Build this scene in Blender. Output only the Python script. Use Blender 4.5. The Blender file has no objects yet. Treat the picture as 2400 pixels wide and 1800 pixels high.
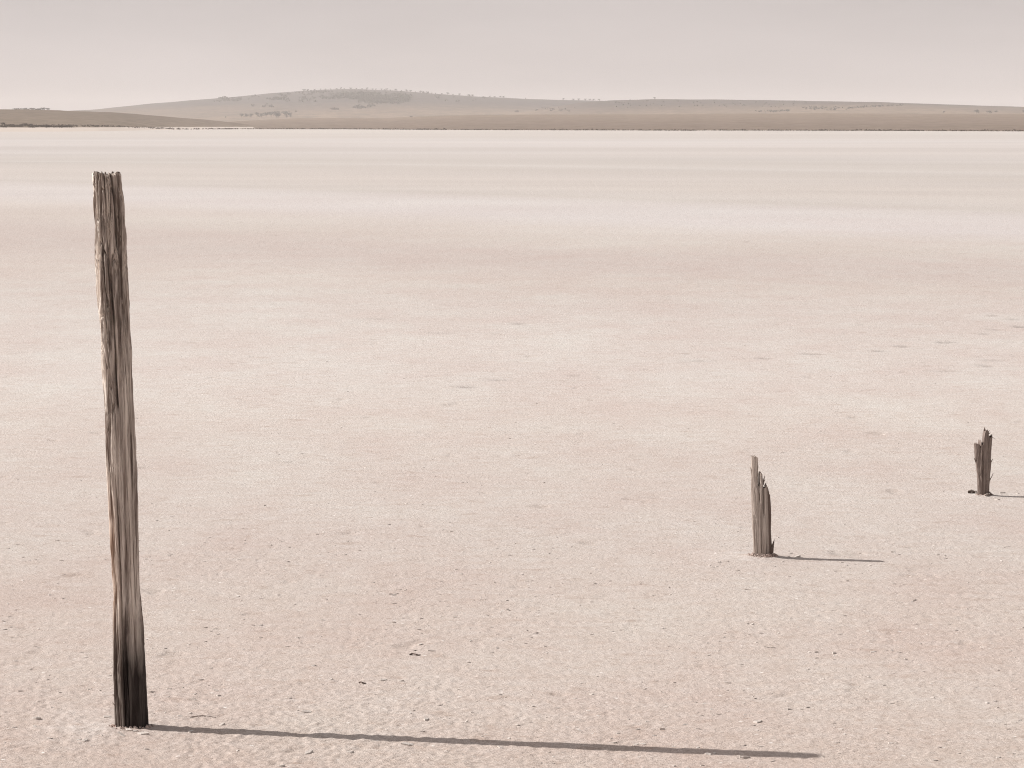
import bpy, bmesh, math, random
import numpy as np
from mathutils import Vector

scene = bpy.context.scene
col = scene.collection

# ------------------------------------------------------------------ camera
F = 8800.0                      # focal length in pixels of the 2400 px wide photograph (132 mm)
CAM_H = 2.1
FAR = 2.52                      # how far the telephoto view reaches along the lake
HORIZON = 296.0
PITCH = math.atan((900.0 - HORIZON) / F)
cam_data = bpy.data.cameras.new("camera")
cam_data.sensor_width = 36.0
cam_data.lens = F / 2400.0 * 36.0
cam_data.clip_start = 0.05
cam_data.clip_end = 60000.0
cam = bpy.data.objects.new("camera", cam_data)
cam.location = (0, 0, CAM_H)
cam.rotation_euler = (math.pi / 2 - PITCH, 0, 0)
col.objects.link(cam)
scene.camera = cam

# ------------------------------------------------------------------ sun, sky, exposure
SUN_ELEV = math.radians(38.1)
SUN_AZ = math.radians(14.0)     # from the left, a little beyond the posts
SUN_DIR = Vector((-math.cos(SUN_AZ) * math.cos(SUN_ELEV), math.sin(SUN_AZ) * math.cos(SUN_ELEV), math.sin(SUN_ELEV)))
sun_data = bpy.data.lights.new("sun", 'SUN')
sun_data.energy = 5.0
sun_data.angle = math.radians(0.53)
sun_data.color = (1.0, 0.945, 0.89)
sun = bpy.data.objects.new("sun", sun_data)
sun.rotation_euler = SUN_DIR.to_track_quat('Z', 'Y').to_euler()
sun.location = (-20, 5, 30)
col.objects.link(sun)

world = bpy.data.worlds.new("World")
scene.world = world
world.use_nodes = True
wn, wl = world.node_tree.nodes, world.node_tree.links
wn.clear()
w_out = wn.new("ShaderNodeOutputWorld")
w_bg = wn.new("ShaderNodeBackground")
w_sky = wn.new("ShaderNodeTexSky")
w_sky.sky_type = 'NISHITA'
w_sky.sun_disc = False
w_sky.sun_elevation = SUN_ELEV
w_sky.sun_rotation = math.atan2(SUN_DIR.x, SUN_DIR.y)
w_sky.air_density = 1.0
w_sky.dust_density = 2.5
w_sky.ozone_density = 1.0
w_hsv = wn.new("ShaderNodeHueSaturation")
w_hsv.inputs['Saturation'].default_value = 0.05
w_tint = wn.new("ShaderNodeMix"); w_tint.data_type = 'RGBA'; w_tint.blend_type = 'MULTIPLY'
w_tint.inputs[0].default_value = 1.0
w_tint.inputs[7].default_value = (1.0, 0.925, 0.905, 1)
# a thin veil of high cloud over the whole sky
VEIL_TAU = 0.080
w_tc = wn.new("ShaderNodeTexCoord")
w_map = wn.new("ShaderNodeMapping")
w_map.inputs['Scale'].default_value = (2.2, 2.2, 9.0)
w_map.inputs['Rotation'].default_value = (0.0, math.radians(4), 0.0)
w_noise = wn.new("ShaderNodeTexNoise")
w_noise.inputs['Scale'].default_value = 1.6
w_noise.inputs['Detail'].default_value = 5.0
w_noise.inputs['Roughness'].default_value = 0.5
w_ramp = wn.new("ShaderNodeMapRange")
w_ramp.inputs['From Min'].default_value = 0.3
w_ramp.inputs['From Max'].default_value = 0.75
w_ramp.inputs['To Min'].default_value = 0.5
w_ramp.inputs['To Max'].default_value = 1.5
w_veil = wn.new("ShaderNodeMix"); w_veil.data_type = 'RGBA'
w_veil.inputs[7].default_value = (9.75, 8.88, 8.70, 1)
wl.new(w_sky.outputs[0], w_hsv.inputs['Color'])
wl.new(w_hsv.outputs[0], w_tint.inputs[6])
wl.new(w_tc.outputs['Generated'], w_map.inputs[0])
wl.new(w_map.outputs[0], w_noise.inputs['Vector'])
wl.new(w_noise.outputs[0], w_ramp.inputs[0])
# the veil is one thin layer: the lower the line of sight, the more of it one looks through
w_sep = wn.new("ShaderNodeSeparateXYZ")
wl.new(w_tc.outputs['Generated'], w_sep.inputs[0])
def w_math(op, a, b=None):
    n = wn.new("ShaderNodeMath"); n.operation = op
    for i, v in ((0, a), (1, b)):
        if v is None: continue
        if isinstance(v, bpy.types.NodeSocket): wl.new(v, n.inputs[i])
        else: n.inputs[i].default_value = v
    return n.outputs[0]
w_path = w_math('DIVIDE', -VEIL_TAU, w_math('ADD', w_math('MAXIMUM', w_sep.outputs[2], 0.0), 0.05))
w_path = w_math('MULTIPLY', w_path, w_ramp.outputs[0])
wl.new(w_math('SUBTRACT', 1.0, w_math('EXPONENT', w_path)), w_veil.inputs[0])
wl.new(w_tint.outputs[2], w_veil.inputs[6])
wl.new(w_veil.outputs[2], w_bg.inputs['Color'])
w_bg.inputs['Strength'].default_value = 0.086
wl.new(w_bg.outputs[0], w_out.inputs['Surface'])

vs = scene.view_settings
vs.view_transform = 'Standard'
vs.look = 'None'
vs.gamma = 1.0
vs.exposure = 0.0
vs.use_curve_mapping = False

cy = scene.cycles
cy.use_denoising = True
cy.denoiser = 'OPENIMAGEDENOISE'
cy.denoising_input_passes = 'RGB_ALBEDO_NORMAL'
cy.denoising_prefilter = 'NONE'
cy.filter_width = 1.05
cy.max_bounces = 6
cy.diffuse_bounces = 3
cy.glossy_bounces = 2
cy.volume_bounces = 2
cy.use_adaptive_sampling = False

# ------------------------------------------------------------------ geometry of the view
SP, CP = math.sin(PITCH), math.cos(PITCH)


def ray(px, py):
    a, b = (px - 1200.0) / F, (900.0 - py) / F
    return Vector((a, CP + b * SP, -SP + b * CP))


def on_ground(px, py):
    r = ray(px, py)
    t = -CAM_H / r.z
    return Vector((r.x * t, r.y * t, 0))


def on_plane(px, py, y0):
    r = ray(px, py)
    t = y0 / r.y
    return Vector((r.x * t, y0, CAM_H + r.z * t))


def bearing(px, py=290.0):
    r = ray(px, py)
    return r.x / r.y


# ------------------------------------------------------------------ numpy noise
def _hash(ix, iy, iz, seed):
    h = (ix.astype(np.int64) * 374761393 + iy.astype(np.int64) * 668265263 + iz.astype(np.int64) * 1274126177 + seed * 974711) & 0xffffffff
    h = ((h ^ (h >> 13)) * 1274126177) & 0xffffffff
    h = ((h ^ (h >> 16)) * 2246822519) & 0xffffffff
    return (h ^ (h >> 15)) & 0xffffffff


def noise2(x, y, seed=0):
    """gradient noise, about -1..1"""
    x = np.asarray(x, dtype=np.float64); y = np.asarray(y, dtype=np.float64)
    ix = np.floor(x); iy = np.floor(y)
    fx = x - ix; fy = y - iy
    u = fx * fx * fx * (fx * (fx * 6 - 15) + 10); v = fy * fy * fy * (fy * (fy * 6 - 15) + 10)
    z = np.zeros_like(ix)

    def g(dx, dy):
        a = _hash(ix + dx, iy + dy, z, seed) * (2 * math.pi / 4294967296.0)
        return np.cos(a) * (fx - dx) + np.sin(a) * (fy - dy)
    n0 = g(0, 0) * (1 - u) + g(1, 0) * u
    n1 = g(0, 1) * (1 - u) + g(1, 1) * u
    return (n0 * (1 - v) + n1 * v) * 1.5


def noise3(x, y, z, seed=0):
    x, y, z = np.broadcast_arrays(np.asarray(x, float), np.asarray(y, float), np.asarray(z, float))
    ix = np.floor(x); iy = np.floor(y); iz = np.floor(z)
    fx, fy, fz = x - ix, y - iy, z - iz
    s = lambda t: t * t * t * (t * (t * 6 - 15) + 10)
    u, v, w = s(fx), s(fy), s(fz)

    def val(dx, dy, dz):
        return _hash(ix + dx, iy + dy, iz + dz, seed) / 2147483648.0 - 1.0
    r = 0
    for dx, wx in ((0, 1 - u), (1, u)):
        for dy, wy in ((0, 1 - v), (1, v)):
            for dz, wz in ((0, 1 - w), (1, w)):
                r = r + val(dx, dy, dz) * wx * wy * wz
    return r


def fbm2(x, y, octaves=4, seed=0, gain=0.5):
    r, a, n = 0, 1.0, 0
    for k in range(octaves):
        r = r + a * noise2(x * 2 ** k + 17.3 * k, y * 2 ** k - 9.1 * k, seed + k)
        n += a; a *= gain
    return r / n


def sstep(a, b, x):
    t = np.clip((x - a) / (b - a), 0, 1)
    return t * t * (3 - 2 * t)


def lin(c):
    c = np.asarray(c, float) / 255.0
    return np.where(c <= 0.04045, c / 12.92, ((c + 0.055) / 1.055) ** 2.4)


# ------------------------------------------------------------------ object helpers
def mesh_np(name, verts, quads=None, tris=None, smooth=True):
    me = bpy.data.meshes.new(name)
    verts = np.asarray(verts, np.float32)
    loops, starts, n = [], [], 0
    if quads is not None and len(quads):
        q = np.asarray(quads, np.int32); loops.append(q.ravel()); starts.append(n + 4 * np.arange(len(q))); n += 4 * len(q)
    if tris is not None and len(tris):
        q = np.asarray(tris, np.int32); loops.append(q.ravel()); starts.append(n + 3 * np.arange(len(q))); n += 3 * len(q)
    loops = np.concatenate(loops); starts = np.concatenate(starts).astype(np.int32)
    me.vertices.add(len(verts)); me.vertices.foreach_set("co", verts.ravel())
    me.loops.add(len(loops)); me.loops.foreach_set("vertex_index", loops)
    me.polygons.add(len(starts)); me.polygons.foreach_set("loop_start", starts)
    me.update(calc_edges=True)
    me.validate()
    me.polygons.foreach_set("use_smooth", np.full(len(me.polygons), smooth))
    return me


def link(name, me, m=None, parent=None):
    o = bpy.data.objects.new(name, me)
    if m is not None and me is not None and not me.materials:
        me.materials.append(m)
    col.objects.link(o)
    if parent:
        o.parent = parent
    return o


def tag(o, label=None, cat=None, group=None, kind=None):
    if label: o['label'] = label
    if cat: o['category'] = cat
    if group: o['group'] = group
    if kind: o['kind'] = kind
    return o


def copy_thing(o):
    c = o.copy(); col.objects.link(c)
    for ch in o.children:
        d = ch.copy(); col.objects.link(d); d.parent = c
        for g in ch.children:
            e = g.copy(); col.objects.link(e); e.parent = d
    return c


def grid_quads(nr, nc, wrap=False):
    i = np.arange(nr - 1)[:, None]; j = np.arange(nc if wrap else nc - 1)[None, :]
    a = i * nc + j; b = i * nc + (j + 1) % nc
    return np.stack([a, b, b + nc, a + nc], -1).reshape(-1, 4)


# ------------------------------------------------------------------ material helpers
def material(name, rough=0.9, spec=0.2):
    m = bpy.data.materials.new(name); m.use_nodes = True
    nt = m.node_tree
    b = nt.nodes["Principled BSDF"]
    b.inputs['Roughness'].default_value = rough
    b.inputs['Specular IOR Level'].default_value = spec
    return m, nt, b


def nd(nt, t, **kw):
    n = nt.nodes.new(t)
    for k, v in kw.items():
        if k in n.inputs:
            n.inputs[k].default_value = v
        else:
            setattr(n, k, v)
    return n


def mixc(nt, fac, a, b, blend='MIX'):
    n = nt.nodes.new("ShaderNodeMix"); n.data_type = 'RGBA'; n.blend_type = blend
    for i, v in ((0, fac), (6, a), (7, b)):
        if hasattr(v, 'is_linked') or isinstance(v, bpy.types.NodeSocket):
            nt.links.new(v, n.inputs[i])
        elif i == 0:
            n.inputs[0].default_value = v
        else:
            n.inputs[i].default_value = (*v[:3], 1)
    return n.outputs[2]


def maprange(nt, v, a, b, c=0.0, d=1.0):
    n = nt.nodes.new("ShaderNodeMapRange")
    n.inputs[1].default_value, n.inputs[2].default_value = a, b
    n.inputs[3].default_value, n.inputs[4].default_value = c, d
    nt.links.new(v, n.inputs[0])
    return n.outputs[0]


def texnoise(nt, vec, scale, detail=4.0, rough=0.5, stretch=None):
    n = nd(nt, "ShaderNodeTexNoise")
    n.inputs['Scale'].default_value = scale
    n.inputs['Detail'].default_value = detail
    n.inputs['Roughness'].default_value = rough
    if stretch:
        mp = nd(nt, "ShaderNodeMapping"); mp.inputs['Scale'].default_value = stretch
        nt.links.new(vec, mp.inputs[0]); vec = mp.outputs[0]
    nt.links.new(vec, n.inputs['Vector'])
    return n.outputs[0]


def math_(nt, op, a, b=None):
    n = nt.nodes.new("ShaderNodeMath"); n.operation = op
    for i, v in ((0, a), (1, b)):
        if v is None: continue
        if isinstance(v, bpy.types.NodeSocket): nt.links.new(v, n.inputs[i])
        else: n.inputs[i].default_value = v
    return n.outputs[0]


# ================================================================== SETTING
# ------------------------------------------------------------------ things that mark the lake bed
POST_B = on_ground(307, 1706)
STUMP1_B = on_ground(1788, 1307)
STUMP2_B = on_ground(2305, 1163)
PRINTS = [((1794, 839), .13, .035, .25, .75), ((1912, 829), .18, .035, .3, .8), ((2064, 822), .13, .035, .3, .95), ((2120, 811), .13, .045, .1, 1.0), ((2212, 802), .10, .04, .1, 1.0),
          ((2235, 801), .10, .04, .2, .7), ((2330, 739), .12, .05, 0, .5), ((2380, 748), .16, .05, 0, .5), ((2395, 766), .15, .06, 0, 1.0), ((2330, 773), .14, .05, 0, .55), ((2310, 783), .12, .05, 0, .45), ((2330, 844), .2, .05, .2, .4),
          ((2315, 857), .12, .06, .1, .6), ((2220, 869), .22, .05, 0, .35), ((1098, 906), .16, .04, .2, .75), ((1170, 890), .20, .04, .3, .5), ((1220, 758), .12, .05, 0, .6), ((1040, 780), .3, .05, 0, .3),
          ((1350, 880), .12, .04, 0, .35), ((1640, 845), .25, .05, 0, .35), ((890, 747), .25, .06, 0, .3)]

# ------------------------------------------------------------------ lake bed
# macro colour of the lake bed: streaks of white salt and of pinkish mud, by distance
BANDS = [(300, (219, 209, 202)), (307, (226, 215, 206)), (311, (222, 212, 205)), (322, (220, 210, 203)), (328, (224, 215, 211)), (335, (230, 221, 217)), (341, (227, 217, 213)),
         (349, (211, 201, 196)), (353, (214, 204, 199)), (358, (224, 215, 211)), (366, (217, 208, 203)), (376, (212, 202, 195)), (384, (217, 207, 200)), (388, (224, 215, 209)), (392, (213, 203, 196)),
         (400, (211, 200, 192)), (408, (217, 206, 199)), (420, (222, 210, 202)), (428, (218, 206, 198)), (436, (223, 211, 203)), (450, (221, 210, 203)), (456, (216, 205, 197)), (464, (225, 214, 209)), (474, (231, 221, 217)),
         (504, (230, 219, 215)), (530, (226, 213, 205)), (560, (222, 208, 199)), (590, (219, 203, 195)), (622, (219, 203, 195)), (660, (224, 209, 200)), (720, (227, 213, 205)),
         (800, (229, 215, 207)), (880, (229, 215, 207)), (980, (227, 212, 203)), (1100, (223, 207, 198)), (1250, (221, 204, 195)), (1450, (219, 201, 191)), (1650, (216, 197, 187)), (1800, (213, 193, 182)), (2600, (213, 193, 182))]
ALBEDO_K = np.array([1.315, 1.215, 1.160])


def build_lake_bed():
    # rows about two thirds of a pixel apart near the posts, coarser to the horizon and behind the viewpoint
    v = np.concatenate([np.arange(672, 125, -.64), np.arange(125, 3.0, -1.1)])
    d = F * CAM_H * 1024 / 2400 / v
    near = np.array([0.25, 1.0, 2.0, 3.5, 5, 6.5, 8, 9, 10, 10.8, 11.4])
    far = np.array([2900, 3300, 3800, 4500, 6000, 9000, 14000, 20000.0])
    rad = np.concatenate([near, d, far])
    half = math.radians(9.5)
    fine = np.linspace(-half, half, 800)
    coarse = np.linspace(half, 2 * math.pi - half, 110)[1:-1]
    ang = np.concatenate([fine, coarse])
    R, A = np.meshgrid(rad, ang, indexing='ij')
    X, Y = R * np.sin(A), R * np.cos(A)
    step = np.gradient(rad)[:, None] * np.ones_like(A)
    lod = lambda wl: 1 - sstep(0.25, 0.6, step / wl)
    Z = np.zeros_like(X)
    m = (R > 10.0) & (R < 300) & (np.abs(np.where(A > math.pi, A - 2 * math.pi, A)) < half * 1.02)
    x, y = X[m], Y[m]
    st = step[m]
    lo = lambda wl: 1 - sstep(0.25, 0.6, st / wl)
    z = 0.007 * fbm2(x * 0.22, y * 0.22, 2, 3) * lo(2.0)
    wx = x + 0.03 * noise2(x * 5, y * 5, 31); wy = y + 0.03 * noise2(x * 5, y * 5, 32)
    rough = 0.5 + 0.6 * sstep(-0.35, 0.55, fbm2(x * 0.7, y * 0.35, 3, 8))
    z += 0.0009 * noise2(wx * 3.0, wy * 3.0, 5) * lo(.3)
    r1 = 1 - np.abs(noise2(wx * 8.0, wy * 6.5, 6)) * 1.6
    z += 0.0010 * r1 * rough * lo(.14)
    r2 = 1 - np.abs(noise2(wx * 17.0 + 3, wy * 13.0, 7)) * 1.6
    z += 0.0032 * r2 * rough * lo(.07)
    z += 0.0034 * noise2(wx * 31, wy * 25, 9) * rough * lo(.036)
    z += 0.0018 * noise2(x * 62, y * 40, 10) * rough * lo(.024)
    # shallow hollows where the crust has sunk
    hol = noise2(wx * 3.4 + 40, wy * 2.2, 12) + 0.35 * noise2(wx * 9, wy * 6, 13)
    hol = sstep(0.70, 0.98, hol)
    z -= 0.006 * hol * lo(.3)
    Z[m] = z
    # colour
    Yn, Rn = Y / FAR, R / FAR
    k_ = sstep(45, 130, Yn)
    sh = 0.68 * X * (1 - k_) + 0.10 * X * k_
    warp = fbm2(X / 60, Yn / 40, 3, 21)
    s = np.maximum(Yn + sh * sstep(12, 34, Yn), 2.0)
    s = np.where(np.cos(A) < 0.3, np.maximum(Rn, 4), s)
    py = HORIZON + F * CAM_H / (s * FAR)
    py = py + 3.2 * warp * sstep(20, 70, Rn) * np.clip((py - 300) / 60, 0.3, 2.5)
    # streaks thin out and change along their length
    ks = np.array([b[0] for b in BANDS], float); cs = np.array([lin(b[1]) for b in BANDS])
    C = np.stack([np.interp(py, ks, cs[:, i]) for i in range(3)], -1)
    base = lin((222, 210, 203))
    keep = (0.62 + 0.6 * fbm2(X / 90 + 5, Yn / 25, 3, 24))[..., None]
    keep = 1 - (1 - np.clip(keep, 0.25, 1.1)) * sstep(22, 50, Rn)[..., None]
    C = base * (1 - keep) + C * keep
    soft = (0.06 * sstep(16, 26, Rn))[..., None]
    C = C * (1 - soft) + lin((223, 210, 203)) * soft
    st1 = fbm2(X / 70, Yn / 9 + 3, 4, 22) * sstep(30, 70, Rn)
    st2 = fbm2(X / 14, Yn / 2.6, 3, 25) * sstep(14, 30, Rn) * (1 - sstep(60, 110, Rn))
    st3 = fbm2(X / 150 + 9, np.log(np.maximum(Yn, 1)) * 15 + X / 260, 3, 26, .6) * sstep(26, 60, Rn)
    C *= (1 + 0.05 * st1 + 0.03 * st2 + 0.075 * st3)[..., None]
    C *= 1 + (0.05 * (1 - sstep(9, 20, Rn)) + 0.05 * (1 - sstep(5, 8, Rn)))[..., None] * np.array([1.3, 1.4, 1.35])
    # patches of pinker mud and of paler crust nearby
    pt = fbm2(X * 0.9, Y * 0.45, 5, 27, 0.6) * (1 - sstep(14, 40, Rn))
    C *= 1 + pt[..., None] * np.array([0.06, 0.13, 0.14])
    pb = fbm2(X / 7, Yn / 5, 3, 28) * (1 - sstep(30, 60, Rn))
    C *= 1 + pb[..., None] * np.array([0.05, 0.08, 0.085])
    Hm = np.zeros_like(X); Hm[m] = hol
    C *= 1 - 0.10 * (Hm * (1 - sstep(25, 60, Rn)))[..., None] * np.array([.9, 1, 1.1])
    # white salt drifted against the windward side of each post, and a low skirt of crust round it
    for b, wd, ht in ((POST_B, 1.0, .008), (STUMP1_B, .95, .012), (STUMP2_B, .8, .008)):
        ex = (X - (b.x - 0.13 * wd)) / (0.17 * wd); ey = (Y - b.y - 0.05) / (0.30 * wd)
        g = np.exp(-(ex ** 2 + ey ** 2)) * (0.85 + 0.3 * noise2(X * 12, Y * 12, 40))
        g = np.clip(g, 0, 1)
        C = C * (1 - 0.36 * g[..., None]) + lin((238, 228, 222)) * 0.36 * g[..., None]
        rr = np.hypot(X - b.x, Y - b.y)
        Z += ht * np.exp(-(rr / (0.11 * wd)) ** 2) + 0.6 * ht * g
    # footprints broken through the crust into darker damp mud
    for (px, pyy), ln, wdt, rot, k in PRINTS:
        p = on_ground(px, pyy)
        ln *= .6; k *= .85
        c, s_ = math.cos(rot), math.sin(rot)
        dx, dy = X - p.x, Y - p.y
        q = ((dx * c + dy * s_) / ln) ** 2 + ((-dx * s_ + dy * c) / (wdt * 3.2)) ** 2
        g = np.exp(-q * 1.2) * (0.85 + 0.3 * noise2(X * 20, Y * 20, 41))
        Z -= 0.022 * k * g
        C = C * (1 - 0.62 * k * g[..., None]) + lin((96, 82, 74)) * 0.62 * k * g[..., None]
    C = np.clip(C / ALBEDO_K, 0.02, 0.82)
    verts = np.stack([X, Y, Z], -1).reshape(-1, 3)
    quads = grid_quads(len(rad), len(ang), wrap=True)
    nc = len(ang)
    cap = np.array([[len(verts), (j + 1) % nc, j] for j in range(nc)])
    verts = np.vstack([verts, [[0, 0, 0]]])
    me = mesh_np("lake_bed", verts, quads, cap)
    ca = me.color_attributes.new("crust", 'FLOAT_COLOR', 'POINT')
    cc = np.ones((len(verts), 4), np.float32); cc[:-1, :3] = C.reshape(-1, 3); cc[-1, :3] = C[0, 0]
    ca.data.foreach_set("color", cc.ravel())
    return me


def crust_material():
    m, nt, b = material("salt_crust", 0.85, 0.25)
    at = nd(nt, "ShaderNodeVertexColor"); at.layer_name = "crust"
    geo = nd(nt, "ShaderNodeNewGeometry")
    pos = geo.outputs['Position']
    fine = texnoise(nt, pos, 55, 6, 0.7)
    mid = texnoise(nt, pos, 9, 5, 0.62, (.8, .8, 1))
    c = mixc(nt, 1.0, at.outputs[0], mixc(nt, maprange(nt, fine, .3, .7), (.80, .76, .73), (1.14, 1.15, 1.16)), 'MULTIPLY')
    c = mixc(nt, 1.0, c, mixc(nt, maprange(nt, mid, .32, .68), (.95, .92, .90), (1.04, 1.05, 1.06)), 'MULTIPLY')
    # flecks of bare damp mud where the crust has flaked away, glittering salt grains
    for sc_, lo_, hi_, k_ in ((5.5, .60, .70, .55), (16.0, .60, .72, .75)):
        fl = texnoise(nt, pos, sc_, 3, .6)
        c = mixc(nt, maprange(nt, fl, lo_, hi_, 0, k_), c, mixc(nt, 1.0, c, (.80, .74, .70), 'MULTIPLY'))
    vo = nd(nt, "ShaderNodeTexVoronoi"); vo.inputs['Scale'].default_value = 26.0
    nt.links.new(pos, vo.inputs['Vector'])
    cellr = nd(nt, "ShaderNodeSeparateColor"); nt.links.new(vo.outputs['Color'], cellr.inputs[0])
    speck = math_(nt, 'MULTIPLY', maprange(nt, vo.outputs['Distance'], .26, .12), maprange(nt, cellr.outputs[0], .955, .975))
    c = mixc(nt, speck, c, (.86, .83, .80))
    nt.links.new(c, b.inputs['Base Color'])
    bn = texnoise(nt, pos, 46, 6, 0.72)
    bn2 = texnoise(nt, pos, 150, 3, 0.6)
    h = math_(nt, 'ADD', math_(nt, 'MULTIPLY', bn, 1.0), math_(nt, 'MULTIPLY', bn2, .3))
    bp = nd(nt, "ShaderNodeBump"); bp.inputs['Strength'].default_value = 0.9; bp.inputs['Distance'].default_value = 0.011
    nt.links.new(h, bp.inputs['Height']); nt.links.new(bp.outputs[0], b.inputs['Normal'])
    return m


M_CRUST = crust_material()
lake = link("lake_bed", build_lake_bed(), M_CRUST)
tag(lake, "flat pinkish salt crust of a dry lake bed streaked with white", kind='structure')


def ground_z(x, y):
    """height of the crust under a point, read from the lake bed's own vertices"""
    hit, loc, nor, idx = lake.ray_cast(Vector((x, y, 1.5)), Vector((0, 0, -1)))
    return loc.z if hit else 0.0


# ------------------------------------------------------------------ hills
class Hill:
    """a hill whose crest and foot follow the skyline of the photograph, with a real front and back slope"""

    def __init__(self, crest, foot, seed, shape=1.0, und=0.0, back=900, lift=None, flat=0.0):
        self.cb = np.array([bearing(p[0]) for p in crest]); self.ce = np.array([(HORIZON - p[1]) / F for p in crest]); self.cd = np.array([p[2] for p in crest], float) * FAR
        self.fb = np.array([bearing(p[0]) for p in foot]); self.fd = np.array([p[1] for p in foot], float) * FAR
        self.seed, self.shape, self.und, self.back, self.lift, self.flat = seed, shape, und, back * FAR, lift, flat

    def at(self, b, t):
        """point at bearing b (x/y), t 0 foot .. 1 crest .. 2 end of the back slope"""
        b = np.asarray(b, float); t = np.asarray(t, float)
        D = np.interp(b, self.cb, self.cd); f = np.interp(b, self.fb, self.fd)
        zc = CAM_H + np.interp(b, self.cb, self.ce) * D
        zc = zc + self.und * 0.25 * noise2(b * 158, b * 0 + 3.3, self.seed + 5)
        tt = np.clip(t, 0, 1)
        y = np.where(t <= 1, f + (D - f) * tt, D + self.back * (t - 1))
        tt = np.clip((tt - self.flat) / (1 - self.flat), 0, 1)
        prof = (1 - self.shape) * tt + self.shape * tt * tt * (3 - 2 * tt)
        tb = np.clip(t - 1, 0, 1)
        z = np.where(t <= 1, -0.25 + (zc + 0.25) * prof, zc - (zc + 3) * tb * tb * (3 - 2 * tb))
        if self.lift is not None:
            z = z + self.lift(b, t)
        w = np.sin(np.pi * np.clip(t, 0, 1))
        z = z + self.und * w * fbm2(b * 42, t * 2.2, 3, self.seed)
        return b * y, y, z

    def mesh(self, name, nb=420, nt_=60):
        b = np.linspace(self.cb[0], self.cb[-1], nb); t = np.concatenate([np.linspace(0, 1, nt_), np.linspace(1, 2, 14)[1:]])
        B, T = np.meshgrid(b, t)
        x, y, z = self.at(B, T)
        v = np.stack([x, y, z], -1).reshape(-1, 3)
        return mesh_np(name, v, grid_quads(len(t), nb))

    def find(self, px, py):
        """the spot of the front slope seen at a pixel"""
        b = bearing(px, py); t = np.linspace(0, 1, 400)
        x, y, z = self.at(np.full(400, b), t)
        e = HORIZON - (z - CAM_H) / y * F
        k = np.where(e <= py)[0]
        k = k[0] if len(k) else 399
        return Vector((x[k], y[k], z[k])), t[k]


def hill_material(name, low, high, z0, z1, scrub, dens, scale):
    m, nt, b = material(name, 1.0, 0.0)
    geo = nd(nt, "ShaderNodeNewGeometry"); pos = geo.outputs['Position']
    sx = nd(nt, "ShaderNodeSeparateXYZ"); nt.links.new(pos, sx.inputs[0])
    big = texnoise(nt, pos, scale * 0.12, 4, .55, (1, 0.45, 2.5))
    zz = math_(nt, 'ADD', sx.outputs[2], math_(nt, 'MULTIPLY', math_(nt, 'SUBTRACT', big, .5), (z1 - z0) * 1.6))
    c = mixc(nt, maprange(nt, zz, z0, z1), low, high)
    med = texnoise(nt, pos, scale, 5, .62, (1, .5, 1))
    c = mixc(nt, maprange(nt, med, .5, .72, 0, dens), c, scrub)
    fine = texnoise(nt, pos, scale * 3.5, 4, .65, (1, .35, 1))
    c = mixc(nt, 1.0, c, mixc(nt, maprange(nt, fine, .3, .7), (.76, .76, .77), (1.22, 1.21, 1.20)), 'MULTIPLY')
    nt.links.new(c, b.inputs['Base Color'])
    return m


far_hill = Hill([(-900, 285, 4300), (-300, 272, 4300), (0, 266, 4300), (215, 258, 4300), (350, 244, 4250), (450, 236, 4200), (550, 228, 4200), (640, 219, 4200), (700, 215, 4200), (760, 211, 4200), (800, 210, 4200),
                 (860, 211, 4200), (920, 213, 4200), (1000, 219, 4200), (1100, 226, 4200), (1200, 231, 4200), (1300, 235, 4200), (1420, 237, 4200), (1600, 240, 4300), (2000, 248, 4300), (2600, 262, 4300), (3300, 280, 4300)],
                [(-900, 2300), (3300, 2300)], 51, 0.85, 2.5, 1500)
right_hill = Hill([(1180, 268, 3100), (1300, 250, 3100), (1360, 241, 3100), (1430, 235.5, 3100), (1530, 233, 3100), (1700, 234, 3100), (1800, 235, 3100), (1900, 237, 3050), (2000, 239, 3000), (2050, 239, 3000), (2130, 242, 3000), (2250, 246, 3000),
                   (2400, 251, 3000), (2700, 262, 3000), (3300, 275, 3000)],
                  [(1180, 2050), (3300, 1900)], 52, 0.8, 1.5, 700)
mid_slope = Hill([(440, 292, 1850), (480, 288, 1850), (560, 284, 1850), (640, 280, 1850), (700, 277, 1850), (760, 276, 1850), (850, 277.5, 1850), (900, 277, 1850), (960, 274.5, 1850), (1040, 271, 1850), (1150, 269, 1850), (1300, 268.5, 1850), (1450, 268, 1850),
                  (1700, 266.5, 1850), (1900, 265.5, 1850), (2100, 266.5, 1800), (2400, 267, 1750), (2800, 268, 1700), (3400, 272, 1650)],
                 [(440, 1150), (520, 1100), (800, 1047), (1000, 880), (1200, 800), (1500, 740), (1620, 700), (1650, 735), (2000, 690), (2400, 611), (3400, 540)], 53, 0.55, 0.8, 500)


def beach_lift(b, t):
    px = 1200 + b / bearing(2200) * 1000
    w = 1 - sstep(240, 440, px)
    return 1.75 * w * (sstep(0.0, 0.2, t) - sstep(0.35, 0.9, t)) + 0.3 * sstep(0, .05, t)


near_hill = Hill([(-900, 268, 1300), (-400, 262, 1300), (-150, 258, 1300), (0, 257.5, 1300), (70, 257.5, 1300), (120, 259, 1300), (200, 262, 1310), (260, 264, 1320), (320, 268, 1340), (400, 275, 1360), (480, 281, 1380), (540, 287, 1400), (580, 293, 1420), (620, 298, 1430)],
                 [(-900, 480), (0, 560), (150, 575), (230, 620), (310, 720), (400, 860), (500, 970), (620, 1030)], 54, 0.55, 0.7, 500, beach_lift, 0.2)

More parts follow.
